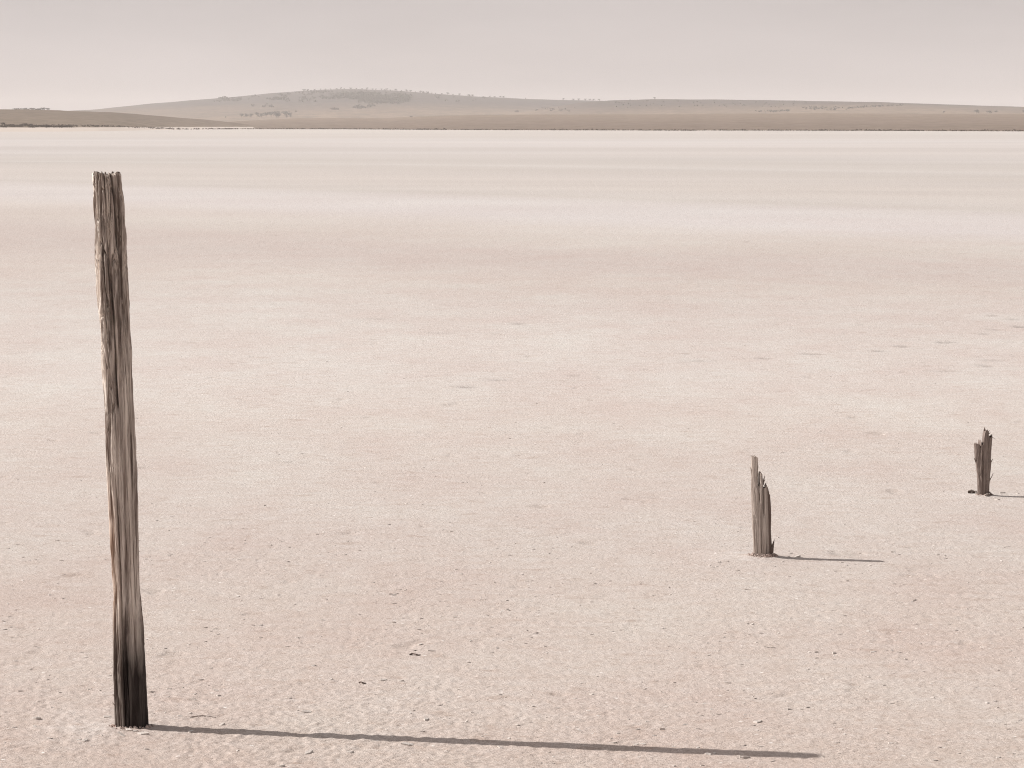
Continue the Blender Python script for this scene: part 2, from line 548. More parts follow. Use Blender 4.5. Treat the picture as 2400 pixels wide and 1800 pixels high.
M_FAR = hill_material("far_hill_scrub", (.27, .212, .165), (.125, .115, .112), 20, 56, (.10, .098, .085), .75, .02)
M_RIGHT = hill_material("right_hill_grass", (.27, .212, .165), (.13, .115, .11), 22, 46, (.13, .115, .09), .6, .022)
M_MID = hill_material("dry_grass_slope", (.218, .175, .146), (.25, .198, .160), 2, 12, (.19, .15, .11), .8, .03)


def near_material():
    m = hill_material("dry_grass_point", (.22, .18, .145), (.19, .155, .125), 3, 12, (.15, .125, .09), .6, .035)
    nt = m.node_tree; b = nt.nodes["Principled BSDF"]
    src = b.inputs['Base Color'].links[0].from_socket
    geo = nd(nt, "ShaderNodeNewGeometry"); sx = nd(nt, "ShaderNodeSeparateXYZ"); nt.links.new(geo.outputs['Position'], sx.inputs[0])
    n = texnoise(nt, geo.outputs['Position'], .03, 3, .5)
    z = math_(nt, 'ADD', sx.outputs[2], math_(nt, 'MULTIPLY', math_(nt, 'SUBTRACT', n, .5), .7))
    c = mixc(nt, maprange(nt, z, 1.45, 1.75), (.56, .50, .455), src)
    nt.links.new(c, b.inputs['Base Color'])
    return m


M_NEAR = near_material()
for h, n, m, lb in ((far_hill, "far_hill", M_FAR, "distant hazy hill with a wooded top behind the lake"), (right_hill, "grassy_hill", M_RIGHT, "long low hill behind the lake, grey scrub to pale grass"),
                    (mid_slope, "shore_slope", M_MID, "brown dry grass slope along the far shore"), (near_hill, "shore_point", M_NEAR, "brown grassy point with pale beach on the left shore")):
    tag(link(n, h.mesh(n), m), lb, kind='structure')


# ------------------------------------------------------------------ trees and scrub
def foliage_material(name, a, bcol):
    m, nt, b = material(name, 0.9, 0.1)
    geo = nd(nt, "ShaderNodeNewGeometry")
    n = texnoise(nt, geo.outputs['Position'], .55, 3, .6)
    r = nd(nt, "ShaderNodeObjectInfo")
    f = math_(nt, 'ADD', math_(nt, 'MULTIPLY', n, .75), math_(nt, 'MULTIPLY', r.outputs['Random'], .25))
    nt.links.new(mixc(nt, maprange(nt, f, .25, .75), a, bcol), b.inputs['Base Color'])
    return m


M_LEAF = foliage_material("dry_eucalypt_leaf", (.075, .077, .064), (.13, .13, .11))
M_BARK, _nt, _b = material("bark", .95, .1); _b.inputs['Base Color'].default_value = (.16, .125, .10, 1)
M_BUSH = foliage_material("saltbush_leaf", (.10, .08, .064), (.17, .136, .108))


def leaf_cloud(rng, clumps, n, size):
    """leaf sprays spread through the volume of several clumps: [(centre, radii)]"""
    V, T = [], []
    for c, r in clumps:
        for _ in range(n):
            d = Vector((rng.gauss(0, 1), rng.gauss(0, 1), rng.gauss(0, 1))).normalized() * (rng.random() ** 0.45)
            p = Vector((c[0] + d.x * r[0], c[1] + d.y * r[1], c[2] + d.z * r[2]))
            a = Vector((rng.uniform(-1, 1), rng.uniform(-1, 1), rng.uniform(-1, 1))).normalized()
            u = a.orthogonal().normalized(); w = a.cross(u)
            s = size * rng.uniform(.6, 1.3); k = len(V)
            V += [p + u * s, p + w * s * .6, p - u * s, p - w * s * .6]
            T.append((k, k + 1, k + 2, k + 3))
    return V, T


def tube(V, Q, p0, p1, r0, r1, n=6):
    p0, p1 = Vector(p0), Vector(p1)
    a = (p1 - p0).normalized(); u = a.orthogonal().normalized(); w = a.cross(u); k = len(V)
    for p, r in ((p0, r0), (p1, r1)):
        for i in range(n):
            t = 2 * math.pi * i / n
            V.append(p + (u * math.cos(t) + w * math.sin(t)) * r)
    for i in range(n):
        Q.append((k + i, k + (i + 1) % n, k + n + (i + 1) % n, k + n + i))


def tree_proto(seed, h, spread, name="gum_tree"):
    rng = random.Random(seed)
    V, Q = [], []
    tube(V, Q, (0, 0, -0.6), (0.04 * h, 0, h * .34), .045 * h, .032 * h)
    clumps = []
    for i in range(rng.randint(4, 6)):
        a = rng.uniform(0, 6.28); rr = spread * h * rng.uniform(.12, .34)
        e = (0.04 * h + rr * math.cos(a), rr * math.sin(a), h * rng.uniform(.26, .76))
        tube(V, Q, (0.04 * h, 0, h * .3), e, .024 * h, .008 * h, 5)
        s = h * rng.uniform(.19, .28)
        clumps.append((e, (s * 1.3, s * 1.3, s * .95)))
    root = bpy.data.objects.new(name, None); col.objects.link(root)
    link("trunk", mesh_np("trunk", [tuple(p) for p in V], Q), M_BARK, root)
    LV, LT = leaf_cloud(rng, clumps, 62, .06 * h)
    link("crown", mesh_np("crown", [tuple(p) for p in LV], LT, smooth=False), M_LEAF, root)
    return root


def bush_proto(seed, h, w, name="shrub"):
    rng = random.Random(seed)
    clumps = [((rng.uniform(-.35, .35) * w, rng.uniform(-.35, .35) * w, h * rng.uniform(.35, .6)), (w * .3, w * .3, h * .42)) for _ in range(5)]
    LV, LT = leaf_cloud(rng, clumps, 60, .13 * h)
    V, Q = [], []
    for i in range(4):
        a = rng.uniform(0, 6.28)
        tube(V, Q, (0, 0, -.4), (math.cos(a) * w * .3, math.sin(a) * w * .3, h * .6), .05 * h, .02 * h, 5)
    root = bpy.data.objects.new(name, None); col.objects.link(root)
    link("stem", mesh_np("stem", [tuple(p) for p in V], Q), M_BARK, root)
    link("crown", mesh_np("crown", [tuple(p) for p in LV], LT, smooth=False), M_BUSH, root)
    return root


TREES = [tree_proto(11, 1.0, 1.0), tree_proto(12, 1.0, 1.25), tree_proto(13, 1.0, .85)]
BUSHES = [bush_proto(21, 1.0, 1.5), bush_proto(22, 1.0, 2.1)]
_used = set()
RNG = random.Random(5)


def plant(proto_list, p, height, label, cat, group=None, wide=1.0):
    pr = RNG.choice(proto_list)
    fresh = [q for q in proto_list if q.name not in _used]
    if fresh:
        o = fresh[0]; _used.add(o.name)
    else:
        o = copy_thing(pr)
    o.location = p; o.rotation_euler = (0, 0, RNG.uniform(0, 6.28))
    o.scale = (height * wide, height * wide, height)
    tag(o, label, cat, group)
    return o


# the grove at the foot of the far hill
for i, (px, w, hh) in enumerate(((566, 1.1, 10), (577, 1.2, 11), (589, 1.2, 10), (602, 1.1, 13), (613, 1.1, 12), (624, 1.2, 13), (635, 1.1, 15), (647, 1.1, 18), (654, .9, 14), (671, 1.2, 17), (680, .9, 12))):
    p, t = far_hill.find(px, 275.5)
    nth = ("first tree from the left", "second tree from the left", "third tree from the left", "fourth tree from the left", "fifth tree from the left", "middle tree", "fifth tree from the right", "tallest tree, fourth from the right,", "third tree from the right", "second tree from the right", "last tree on the right")[i]
    plant(TREES, p, hh / F * p.y * 1.05, nth + " of the grey green grove below the distant hill", "tree", "grove below the distant hill", w)
# pair of trees on the right
p, t = right_hill.find(2289, 266); plant(TREES, p, 12 / F * p.y, "rounded dark tree, taller of two on the pale slope far right", "tree", None, 1.2)
p, t = right_hill.find(2318, 266); plant(TREES, p, 8.5 / F * p.y, "low spreading dark tree, right of the rounded tree on the pale slope", "tree", None, 1.7)
p, t = right_hill.find(2334, 266); plant(TREES, p, 8 / F * p.y, "small dark tree at the end of the low spreading tree on the right slope", "tree", None, 1.1)
p, t = right_hill.find(2213, 266); plant(TREES, p, 7 / F * p.y, "small single tree left of the two dark trees on the right slope", "tree", None, .9)
p, t = right_hill.find(2399, 265); plant(TREES, p, 8 / F * p.y, "small dark tree at the very right end of the pale slope", "tree", None, .9)
# single shrubs in the pale paddocks
for px, py, hh, w, lb in ((963, 275.5, 4, 1.2, "lone dark shrub on the brow of the brown slope under the wooded hilltop"), (782, 258, 6, 2.0, "wide grey bush alone on the pale hillside below the wood"), (529, 278, 6, .9, "small lone tree left of the grove below the hill"),
                          (1212, 263, 5, 1.0, "lone dot of a bush in the pale paddock at the centre"), (1258, 263, 4, 1.0, "pale bush right of the lone paddock bush"), (1275, 258, 5, 1.0, "bush nearest the hill of the few in the central paddock"),
                          (694, 263, 4, 1.0, "small bush on the pale slope just above the grove")):
    p, t = far_hill.find(px, py)
    plant(TREES if 'tree' in lb else BUSHES, p, hh / F * p.y, lb, "tree" if 'tree' in lb else "shrub", None, w)
# skyline trees
sk = [(x, RNG.uniform(3, 6.5)) for x in [712, 722, 737, 752, 764, 775, 789, 800, 807, 823, 836, 849, 861, 873, 881, 894, 907, 915, 928, 941, 952, 962, 974, 987, 994, 1003, 1012, 1021, 1036, 1049, 1062, 1077, 1099, 1108, 1149, 1160, 1172, 1180, 1232, 1321]]
for px, hh in sk:
    b = bearing(px); x, y, z = far_hill.at(b, 0.99)
    plant(TREES, (float(x), float(y), float(z)), hh / F * y, "small gum tree standing against the sky along the distant hilltop", "tree", "skyline trees on the distant hill", RNG.uniform(1.1, 1.6))
for px, nth in ((1344, 'leftmost'), (1356, 'second from the left'), (1372, 'third from the left'), (1382, 'fourth from the left'), (1392, 'fifth from the left'), (1404, 'sixth from the left'), (1534, 'rightmost and most separate')):
    b = bearing(px); x, y, z = (right_hill.at(b, .97) if px > 1410 else far_hill.at(b, .97))
    plant(TREES, (float(x), float(y), float(z)), 5.0 / F * y, "small skyline tree on the saddle between the two distant hills, " + nth, "tree", "trees on the saddle", 1.5)
# trees peeping over the left point
for px, nth in ((36, 'leftmost'), (46, 'second from the left'), (58, 'third from the left'), (66, 'fourth from the left'), (76, 'middle one'), (84, 'fourth from the right'), (92, 'third from the right'), (100, 'second from the right'), (112, 'rightmost')):
    b = bearing(px); y = 1950.0 * FAR; z = CAM_H + (HORIZON - 259.5) / F * y
    plant(TREES, (b * y, y, z), RNG.uniform(6, 8.5) / F * y * 1.0, "tree top showing over the crest of the left point, " + nth, "tree", "trees behind the left point", 1.9)
# rise that carries those trees
back_rise = Hill([(-500, 272, 2100), (-100, 262, 2100), (60, 257, 2100), (140, 258.5, 2100), (230, 268, 2100), (330, 290, 2100)], [(-500, 1700), (330, 1700)], 57, .8, .4, 300)
tag(link("back_rise", back_rise.mesh("back_rise", 80, 20), M_MID), "low brown rise behind the left point", kind='structure')
# dark shrubs on the left shore
for i in range(44):
    px = RNG.uniform(-6, 165); py = 299.5 - 10 * RNG.random() * (1 - px / 190)
    p, t = near_hill.find(px, py)
    plant(BUSHES, p, RNG.uniform(3.0, 5.5) / F * p.y, "dark shrub in the thicket on the left shore", "shrub", "thicket on the left shore", RNG.uniform(1.2, 2.0))


def scrub_mass(name, spots, m, size, seed, n=14):
    """many small plants nobody could count, as one mesh"""
    rng = random.Random(seed); V, T = [], []
    for p, s in spots:
        lv, lt = leaf_cloud(rng, [((p[0], p[1], p[2] + s * .45), (s * .8, s * .8, s * .5))], n, s * size)
        k = len(V); V += lv; T += [tuple(i + k for i in q) for q in lt]
    o = link(name, mesh_np(name, [tuple(p) for p in V], T, smooth=False), m)
    o['kind'] = 'stuff'
    return o


# saltbush along the foot of the slopes
spots = []
for i in range(2600):
    px = RNG.uniform(-60, 2470)
    if px < 560:
        b = bearing(px); x, y, z = near_hill.at(b, RNG.uniform(.19, .26) if px < 400 else RNG.uniform(0.1, .24))
    else:
        b = bearing(px); x, y, z = mid_slope.at(b, abs(RNG.gauss(0, .018)) + .002)
    if fbm2(np.array([px / 40.0]), np.array([.5]), 3, 77)[0] + RNG.uniform(0, .9) < .15: continue
    spots.append(((float(x), float(y), float(z)), RNG.uniform(.4, .85) * (1.25 if y > 900 * FAR else .9)))
tag(scrub_mass("saltbush", spots, M_BUSH, .42, 61, 9), "thin dark line of saltbush along the far shore")
# woodland patches near the hilltop
spots = []
regions = [(790, 905, 219, 234, 1.0, 620), (840, 945, 230, 244, .9, 420), (900, 965, 222, 240, .9, 320), (730, 830, 225, 233, .8, 190), (500, 760, 224, 240, .45, 330), (650, 1010, 212, 224, .5, 300), (590, 640, 247, 252, .5, 60), (818, 880, 248, 256, .6, 70), (1010, 1200, 226, 240, .35, 160), (640, 690, 230, 236, .6, 60), (508, 560, 230, 238, .6, 70)]
for x0, x1, y0, y1, k, n in regions:
    for i in range(n):
        u, w = RNG.random(), RNG.random()
        px, py = x0 + (x1 - x0) * u, y0 + (y1 - y0) * w
        if fbm2(np.array([px / 26.0]), np.array([py / 5.0]), 3, 78)[0] < .45 - k * .7: continue
        p, t = far_hill.find(px, py)
        if t > .985: continue
        spots.append((p, RNG.uniform(3.0, 5.5)))
for x0, x1, y0, y1, n in ((1880, 1990, 252, 258, 55), (1770, 1850, 259, 263, 40), (1990, 2130, 246, 254, 55), (1420, 1900, 236, 252, 70), (1250, 1350, 252, 262, 20)):
    for i in range(n):
        u = RNG.random(); px = x0 + (x1 - x0) * u; py = y1 + (y0 - y1) * (u if x0 > 1900 else RNG.random()) + RNG.uniform(-1.2, 1.2)
        p, t = right_hill.find(px, py)
        if t > .99: continue
        spots.append((p, RNG.uniform(1.6, 3.2)))
tag(scrub_mass("woodland", spots, M_LEAF, .36, 62, 12), "patches of grey green woodland on the distant hills")


# ================================================================== POSTS
def wood_material(name, kind):
    m, nt, b = material(name, 0.88, 0.18)
    tc = nd(nt, "ShaderNodeTexCoord"); pos = tc.outputs['Object']
    sx = nd(nt, "ShaderNodeSeparateXYZ"); nt.links.new(pos, sx.inputs[0])
    grain = texnoise(nt, pos, 60, 6, .65, (1, 1, .06))
    grain2 = texnoise(nt, pos, 170, 3, .6, (1, 1, .04))
    blot = texnoise(nt, pos, 9, 4, .55, (1, 1, .35))
    if kind == 'post':
        a, c2, dk = (.24, .19, .165), (.66, .59, .535), (.15, .112, .095)
    elif kind == 'grey':
        a, c2, dk = (.31, .26, .23), (.60, .53, .48), (.21, .17, .148)
    else:
        a, c2, dk = (.15, .115, .10), (.30, .245, .22), (.10, .075, .065)
    c = mixc(nt, maprange(nt, grain, .36, .62), a, c2)
    c = mixc(nt, maprange(nt, blot, .52, .75, 0, .6), c, dk)
    c = mixc(nt, maprange(nt, grain2, .6, .72, 0, .55), c, dk)
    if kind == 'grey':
        # dark brown along the right face, with a ragged border
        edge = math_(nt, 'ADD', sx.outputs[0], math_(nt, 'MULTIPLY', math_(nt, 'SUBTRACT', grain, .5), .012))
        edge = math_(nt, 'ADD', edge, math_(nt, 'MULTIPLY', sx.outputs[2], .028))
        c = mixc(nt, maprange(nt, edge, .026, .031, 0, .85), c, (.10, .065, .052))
    if kind == 'post':
        z = sx.outputs[2]
        zn = math_(nt, 'ADD', z, math_(nt, 'MULTIPLY', math_(nt, 'SUBTRACT', texnoise(nt, pos, 28, 4, .6, (1, 1, .10)), .5), .34))
        # weathering: upper third a little browner, rust stain on the windward side, wet blackened foot
        c = mixc(nt, maprange(nt, zn, 1.25, 1.75, 0, .25), c, (.215, .155, .125))
        # pale and dark grain streaks, painting in sunlit ridges and shaded grooves
        st = texnoise(nt, pos, 34, 4, .6, (1, 1, .055))
        c = mixc(nt, maprange(nt, st, .56, .66, 0, .75), c, (.74, .665, .60))
        c = mixc(nt, maprange(nt, st, .46, .38, 0, .85), c, (.085, .060, .050))
        # upper part: more painted contrast, pale for lit ribs, dark for shaded grooves
        up = maprange(nt, zn, 1.05, 1.30)
        s2 = texnoise(nt, pos, 46, 4, .6, (1, 1, .09))
        c = mixc(nt, math_(nt, 'MULTIPLY', up, maprange(nt, s2, .50, .42, 0, .62)), c, (.095, .068, .056))
        c = mixc(nt, math_(nt, 'MULTIPLY', up, maprange(nt, s2, .57, .63, 0, .7)), c, (.66, .58, .51))
        sunlit_paint = maprange(nt, math_(nt, 'ADD', sx.outputs[0], math_(nt, 'MULTIPLY', z, .043)), -.006, -.026, 0, .85)  # sunlight on the left flank painted into the wood colour as pale streaks
        c = mixc(nt, sunlit_paint, c, mixc(nt, maprange(nt, texnoise(nt, pos, 52, 4, .6, (1, 1, .05)), .44, .54), (.17, .125, .105), (.84, .76, .69)))
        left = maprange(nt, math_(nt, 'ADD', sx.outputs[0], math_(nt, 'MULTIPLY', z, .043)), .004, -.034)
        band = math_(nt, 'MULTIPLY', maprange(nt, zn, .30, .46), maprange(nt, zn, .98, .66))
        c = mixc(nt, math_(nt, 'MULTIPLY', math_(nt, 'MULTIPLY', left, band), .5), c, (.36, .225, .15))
        wet = maprange(nt, zn, .42, .22)
        wet = math_(nt, 'MULTIPLY', wet, maprange(nt, math_(nt, 'ADD', sx.outputs[0], math_(nt, 'MULTIPLY', z, .03)), -.026, -.004, .62, 1.0))
        wet = math_(nt, 'MULTIPLY', wet, maprange(nt, grain, 0.75, .48, .86, .98))
        c = mixc(nt, wet, c, (.022, .016, .015))
    nt.links.new(c, b.inputs['Base Color'])
    h = math_(nt, 'ADD', math_(nt, 'MULTIPLY', grain, 1.0), math_(nt, 'MULTIPLY', grain2, .35))
    bp = nd(nt, "ShaderNodeBump"); bp.inputs['Strength'].default_value = .9; bp.inputs['Distance'].default_value = .0026
    nt.links.new(h, bp.inputs['Height']); nt.links.new(bp.outputs[0], b.inputs['Normal'])
    return m


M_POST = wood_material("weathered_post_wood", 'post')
M_GREY = wood_material("silver_grey_wood", 'grey')
M_DARK = wood_material("dark_brown_wood", 'dark')

# silhouette of the tall post: row, left edge, right edge (photo pixels)
K = 2400 / 2212
EDGE = [(372, 201, 259), (400, 202, 264), (440, 203, 268), (500, 206, 270), (560, 209, 272), (640, 213, 275), (700, 217, 279), (760, 220, 283), (830, 224, 285), (900, 228, 288), (1000, 231, 293), (1100, 236, 296),
        (1200, 242, 298), (1250, 244.5, 299), (1285, 245.5, 301), (1300, 245.5, 303), (1340, 245.5, 307), (1400, 246.5, 310), (1460, 247, 314), (1520, 250, 317), (1566, 251, 319), (1600, 251, 320)]
yb = POST_B.y
ez, ec, er = [], [], []
for r, l, rr in EDGE:
    a, b_ = on_plane(l * K, r * K, yb), on_plane(rr * K, r * K, yb)
    ez.append(a.z); ec.append((a.x + b_.x) / 2 - POST_B.x); er.append((b_.x - a.x) / 2)
ez, ec, er = np.array(ez[::-1]), np.array(ec[::-1]), np.array(er[::-1])
POST_H = ez[-1]


def build_post():
    NA, NZ = 260, 900
    z = np.linspace(-0.12, POST_H, NZ)
    th = np.linspace(0, 2 * np.pi, NA, endpoint=False)     # 0 = right, 3pi/2 = towards the camera, pi = left
    TH, ZZ = np.meshgrid(th, z)
    cx = np.interp(ZZ, ez, ec); r = np.interp(ZZ, ez, er) - 0.0012
    tw = TH + 0.16 * noise2(ZZ * 2.2, ZZ * 0 + .5, 90) + (0.07 + .20 * sstep(1.05, 1.5, ZZ)) * noise3(np.cos(TH) * 2, np.sin(TH) * 2, ZZ * 7, 91)
    c, s = np.cos(tw), np.sin(tw)
    side = np.cos(TH - math.radians(205))                  # windward, left: deep furrows
    front = np.cos(TH - math.radians(285))
    amp = 0.50 + 0.50 * sstep(-.2, .9, side)
    amp = np.maximum(amp, 0.95 * sstep(1.15, 1.55, ZZ))    # the upper part is ribbed all round
    # fibres: rounded ribs parted by sharp creases
    flow = sstep(1.05, 1.5, ZZ)
    crease = lambda k, kz, w, sd: -np.exp(-np.abs(noise3(c * k, s * k, ZZ * kz, sd)) / w)
    d = amp * (0.0150 * crease(3.0, 1.3, .040, 92) + 0.0085 * crease(6.5, 2.6, .055, 93)) + 0.0034 * crease(14, 4.0, .08, 89) * (.4 + .6 * amp) + 0.0016 * noise3(c * 26, s * 26, ZZ * 9.0, 94) + 0.0009 * noise3(c * 52, s * 52, ZZ * 20.0, 95)
    d += flow * 0.0110 * crease(4.2, 4.5, .06, 88)
    d += 0.0034 * noise3(c * 1.5, s * 1.5, ZZ * 8, 96) * amp + 0.0022 * noise3(c * 3, s * 3, ZZ * 22, 87) * (.4 + flow)
    d -= np.mean(d) - 0.0024
    # long open checks: angle (deg), from z, to z, depth, half-width in metres
    def check(a0, z0, z1, dep, w, wob=.10):
        ac = math.radians(a0) + wob * noise2(ZZ[:, :1] * 2.6, ZZ[:, :1] * 0 + a0, 97) + .03 * noise2(ZZ[:, :1] * 14, ZZ[:, :1] * 0 + a0, 98)
        da = np.angle(np.exp(1j * (TH - ac))) * r
        wz = w * (0.55 + 0.45 * noise2(ZZ[:, :1] * 6, ZZ[:, :1] * 0 + a0 + 9, 99) + .2)
        e = sstep(z0, z0 + .07, ZZ) * (1 - sstep(z1 - .12, z1, ZZ))
        return -dep * np.exp(-(da / np.maximum(wz, .0012)) ** 2) * e
    d += check(222, -.2, 1.00, .024, .0024)
    d += check(251, -.2, .92, .026, .0028)
    d += check(196, -.2, 1.15, .018, .0022)
    d += check(266, -.2, .34, .018, .0026)
    d += check(300, -.2, 1.5, .008, .0018, .2)
    d += check(318, .4, 1.45, .009, .0020, .2)
    d += check(283, .25, 1.3, .006, .0016, .25)
    d += check(272, 1.10, 1.62, .034, .0060, .16)          # the long dark split high on the face
    d += check(248, 1.35, 2.1, .014, .0036, .3)
    d += check(231, 1.1, 2.1, .014, .0034, .3)
    d += check(300, 1.66, 2.2, .032, .0058, .1)
    d += check(262, 1.75, 2.2, .013, .0030, .2)
    d += check(322, 1.3, 2.2, .010, .0024, .3)
    d += check(214, 1.5, 2.2, .012, .0030, .3)
    d += check(287, .30, .40, .012, .0055, .02)            # knot hole
    # flat, sawn-looking right face
    flat = sstep(.2, .95, np.cos(TH - math.radians(308))) * (1 - sstep(1.3, 1.6, ZZ))
    d *= 1 - 0.45 * flat
    # broken top: every fibre ends at its own height
    top = POST_H + 0.010 * np.round(1.6 * noise3(np.cos(th) * 5.5, np.sin(th) * 5.5, 0 * th + .3, 100)) / 1.6 + 0.003 * noise3(np.cos(th) * 14, np.sin(th) * 14, 0 * th + .3, 101) - 0.004 - .020 * np.exp(-(np.angle(np.exp(1j * (th - math.radians(281)))) / .16) ** 2)
    Zs = -0.12 + (ZZ + 0.12) * (top[None, :] + 0.12) / (POST_H + 0.12)
    R = np.maximum(r + d, .012)
    X = cx + R * np.cos(TH); Y = R * np.sin(TH)
    V = [np.stack([X, Y, Zs], -1).reshape(-1, 3)]
    Q = [grid_quads(NZ, NA, wrap=True)]
    # ragged end grain
    last = (NZ - 1) * NA; nv = NZ * NA
    rings = [.94, .86, .76, .64, .5, .36, .22, .1]
    for k, f in enumerate(rings):
        xx, yy = ec[-1] + R[-1] * f * np.cos(th), R[-1] * f * np.sin(th)
        zz = POST_H - 0.016 + 0.016 * noise2(xx * 60, yy * 60, 102) + .010 * noise2(xx * 150, yy * 150, 103)
        if k == 0: zz = top - .002
        if k == 1: zz = (top + zz) / 2 - .008
        V.append(np.stack([xx, yy, zz], -1))
        j = np.arange(NA); a = last + j; b_ = last + (j + 1) % NA
        Q.append(np.stack([a, b_, nv + (j + 1) % NA, nv + j], -1))
        last = nv; nv += NA
    V.append(np.array([[ec[-1], 0, POST_H - .02]]))
    j = np.arange(NA)
    T = np.stack([last + j, last + (j + 1) % NA, np.full(NA, nv)], -1)
    return mesh_np("fence_post", np.vstack(V), np.vstack(Q), T)


def sliver_geo(path, rad, seed, n=9, rings=36, rough=.18, flat=1.0, freq=1.0, tip=.25, tip_len=.12):
    """a split of wood along a path of points with radii, ragged at the tip"""
    path = np.array(path, float); rad = np.array(rad, float)
    t = np.linspace(0, 1, len(path)); u = np.linspace(0, 1, rings)
    P = np.stack([np.interp(u, t, path[:, i]) for i in range(3)], -1); Rr = np.interp(u, t, rad)
    L = np.linalg.norm(path[-1] - path[0])
    Rr = Rr * np.where(u > 1 - tip_len, tip + (1 - tip) * np.sqrt(np.clip((1 - u) / tip_len, 0, 1)), 1)
    th = np.linspace(0, 2 * np.pi, n, endpoint=False) + seed
    TH, U = np.meshgrid(th, u)
    w = 1 + rough * noise3(np.cos(TH) * 1.8 + seed, np.sin(TH) * 1.8, U * L * 9 * freq, 110 + seed) + rough * .6 * noise3(np.cos(TH) * 4 + seed, np.sin(TH) * 4, U * L * 22 * freq, 111 + seed)
    X = P[:, :1] + Rr[:, None] * w * np.cos(TH); Y = P[:, 1:2] + Rr[:, None] * w * np.sin(TH) * flat; Z = P[:, 2:3] + 0 * TH
    Z = Z + sstep(.9, 1, U) * Rr[-1] * 1.3 * noise3(np.cos(TH) * 3 + seed, np.sin(TH) * 3, U * 0, 112 + seed)
    V = np.stack([X, Y, Z], -1).reshape(-1, 3)
    Q = grid_quads(rings, n, wrap=True)
    V = np.vstack([V, P[:1], P[-1:] + [[0, 0, Rr[-1] * .4]]])
    j = np.arange(n); T0 = np.stack([(j + 1) % n, j, np.full(n, n * rings)], -1)
    o = (rings - 1) * n; T1 = np.stack([o + j, o + (j + 1) % n, np.full(n, n * rings + 1)], -1)
    return V, Q, np.vstack([T0, T1])


def join_geo(name, parts):
    V, Q, T, n = [], [], [], 0
    for v, q, t in parts:
        V.append(v); Q.append(q + n); T.append(t + n); n += len(v)
    return mesh_np(name, np.vstack(V), np.vstack(Q), np.vstack(T))


def spike(parent, name, p0, p1, r0, r1, seed, m, mid=None):
    """a splinter that sticks out of the wood"""
    pts = [p0, mid or tuple((np.array(p0) + np.array(p1)) / 2), p1]
    return link(name, join_geo(name, [sliver_geo(pts, [r0, (r0 + r1) / 2, r1], seed, 6, 10, .2, .7)]), m, parent)


post = bpy.data.objects.new("fence_post", None); col.objects.link(post)
post.location = POST_B
tag(post, "tall weathered wooden fence post standing upright with a blackened foot", "fence post")
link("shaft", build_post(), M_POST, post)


def local(px, py, base, dy=0.0):
    p = on_plane(px, py, base.y + dy)
    return (p.x - base.x, dy, p.z - base.z)


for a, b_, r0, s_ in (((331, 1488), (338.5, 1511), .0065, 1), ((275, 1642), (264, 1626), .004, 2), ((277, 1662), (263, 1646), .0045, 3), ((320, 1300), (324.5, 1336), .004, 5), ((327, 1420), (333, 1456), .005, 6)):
    spike(post, "splinter", local(*a, POST_B, -.01), local(*b_, POST_B, -.012), r0, .0012, s_, M_DARK if s_ in (2, 3) else M_POST)


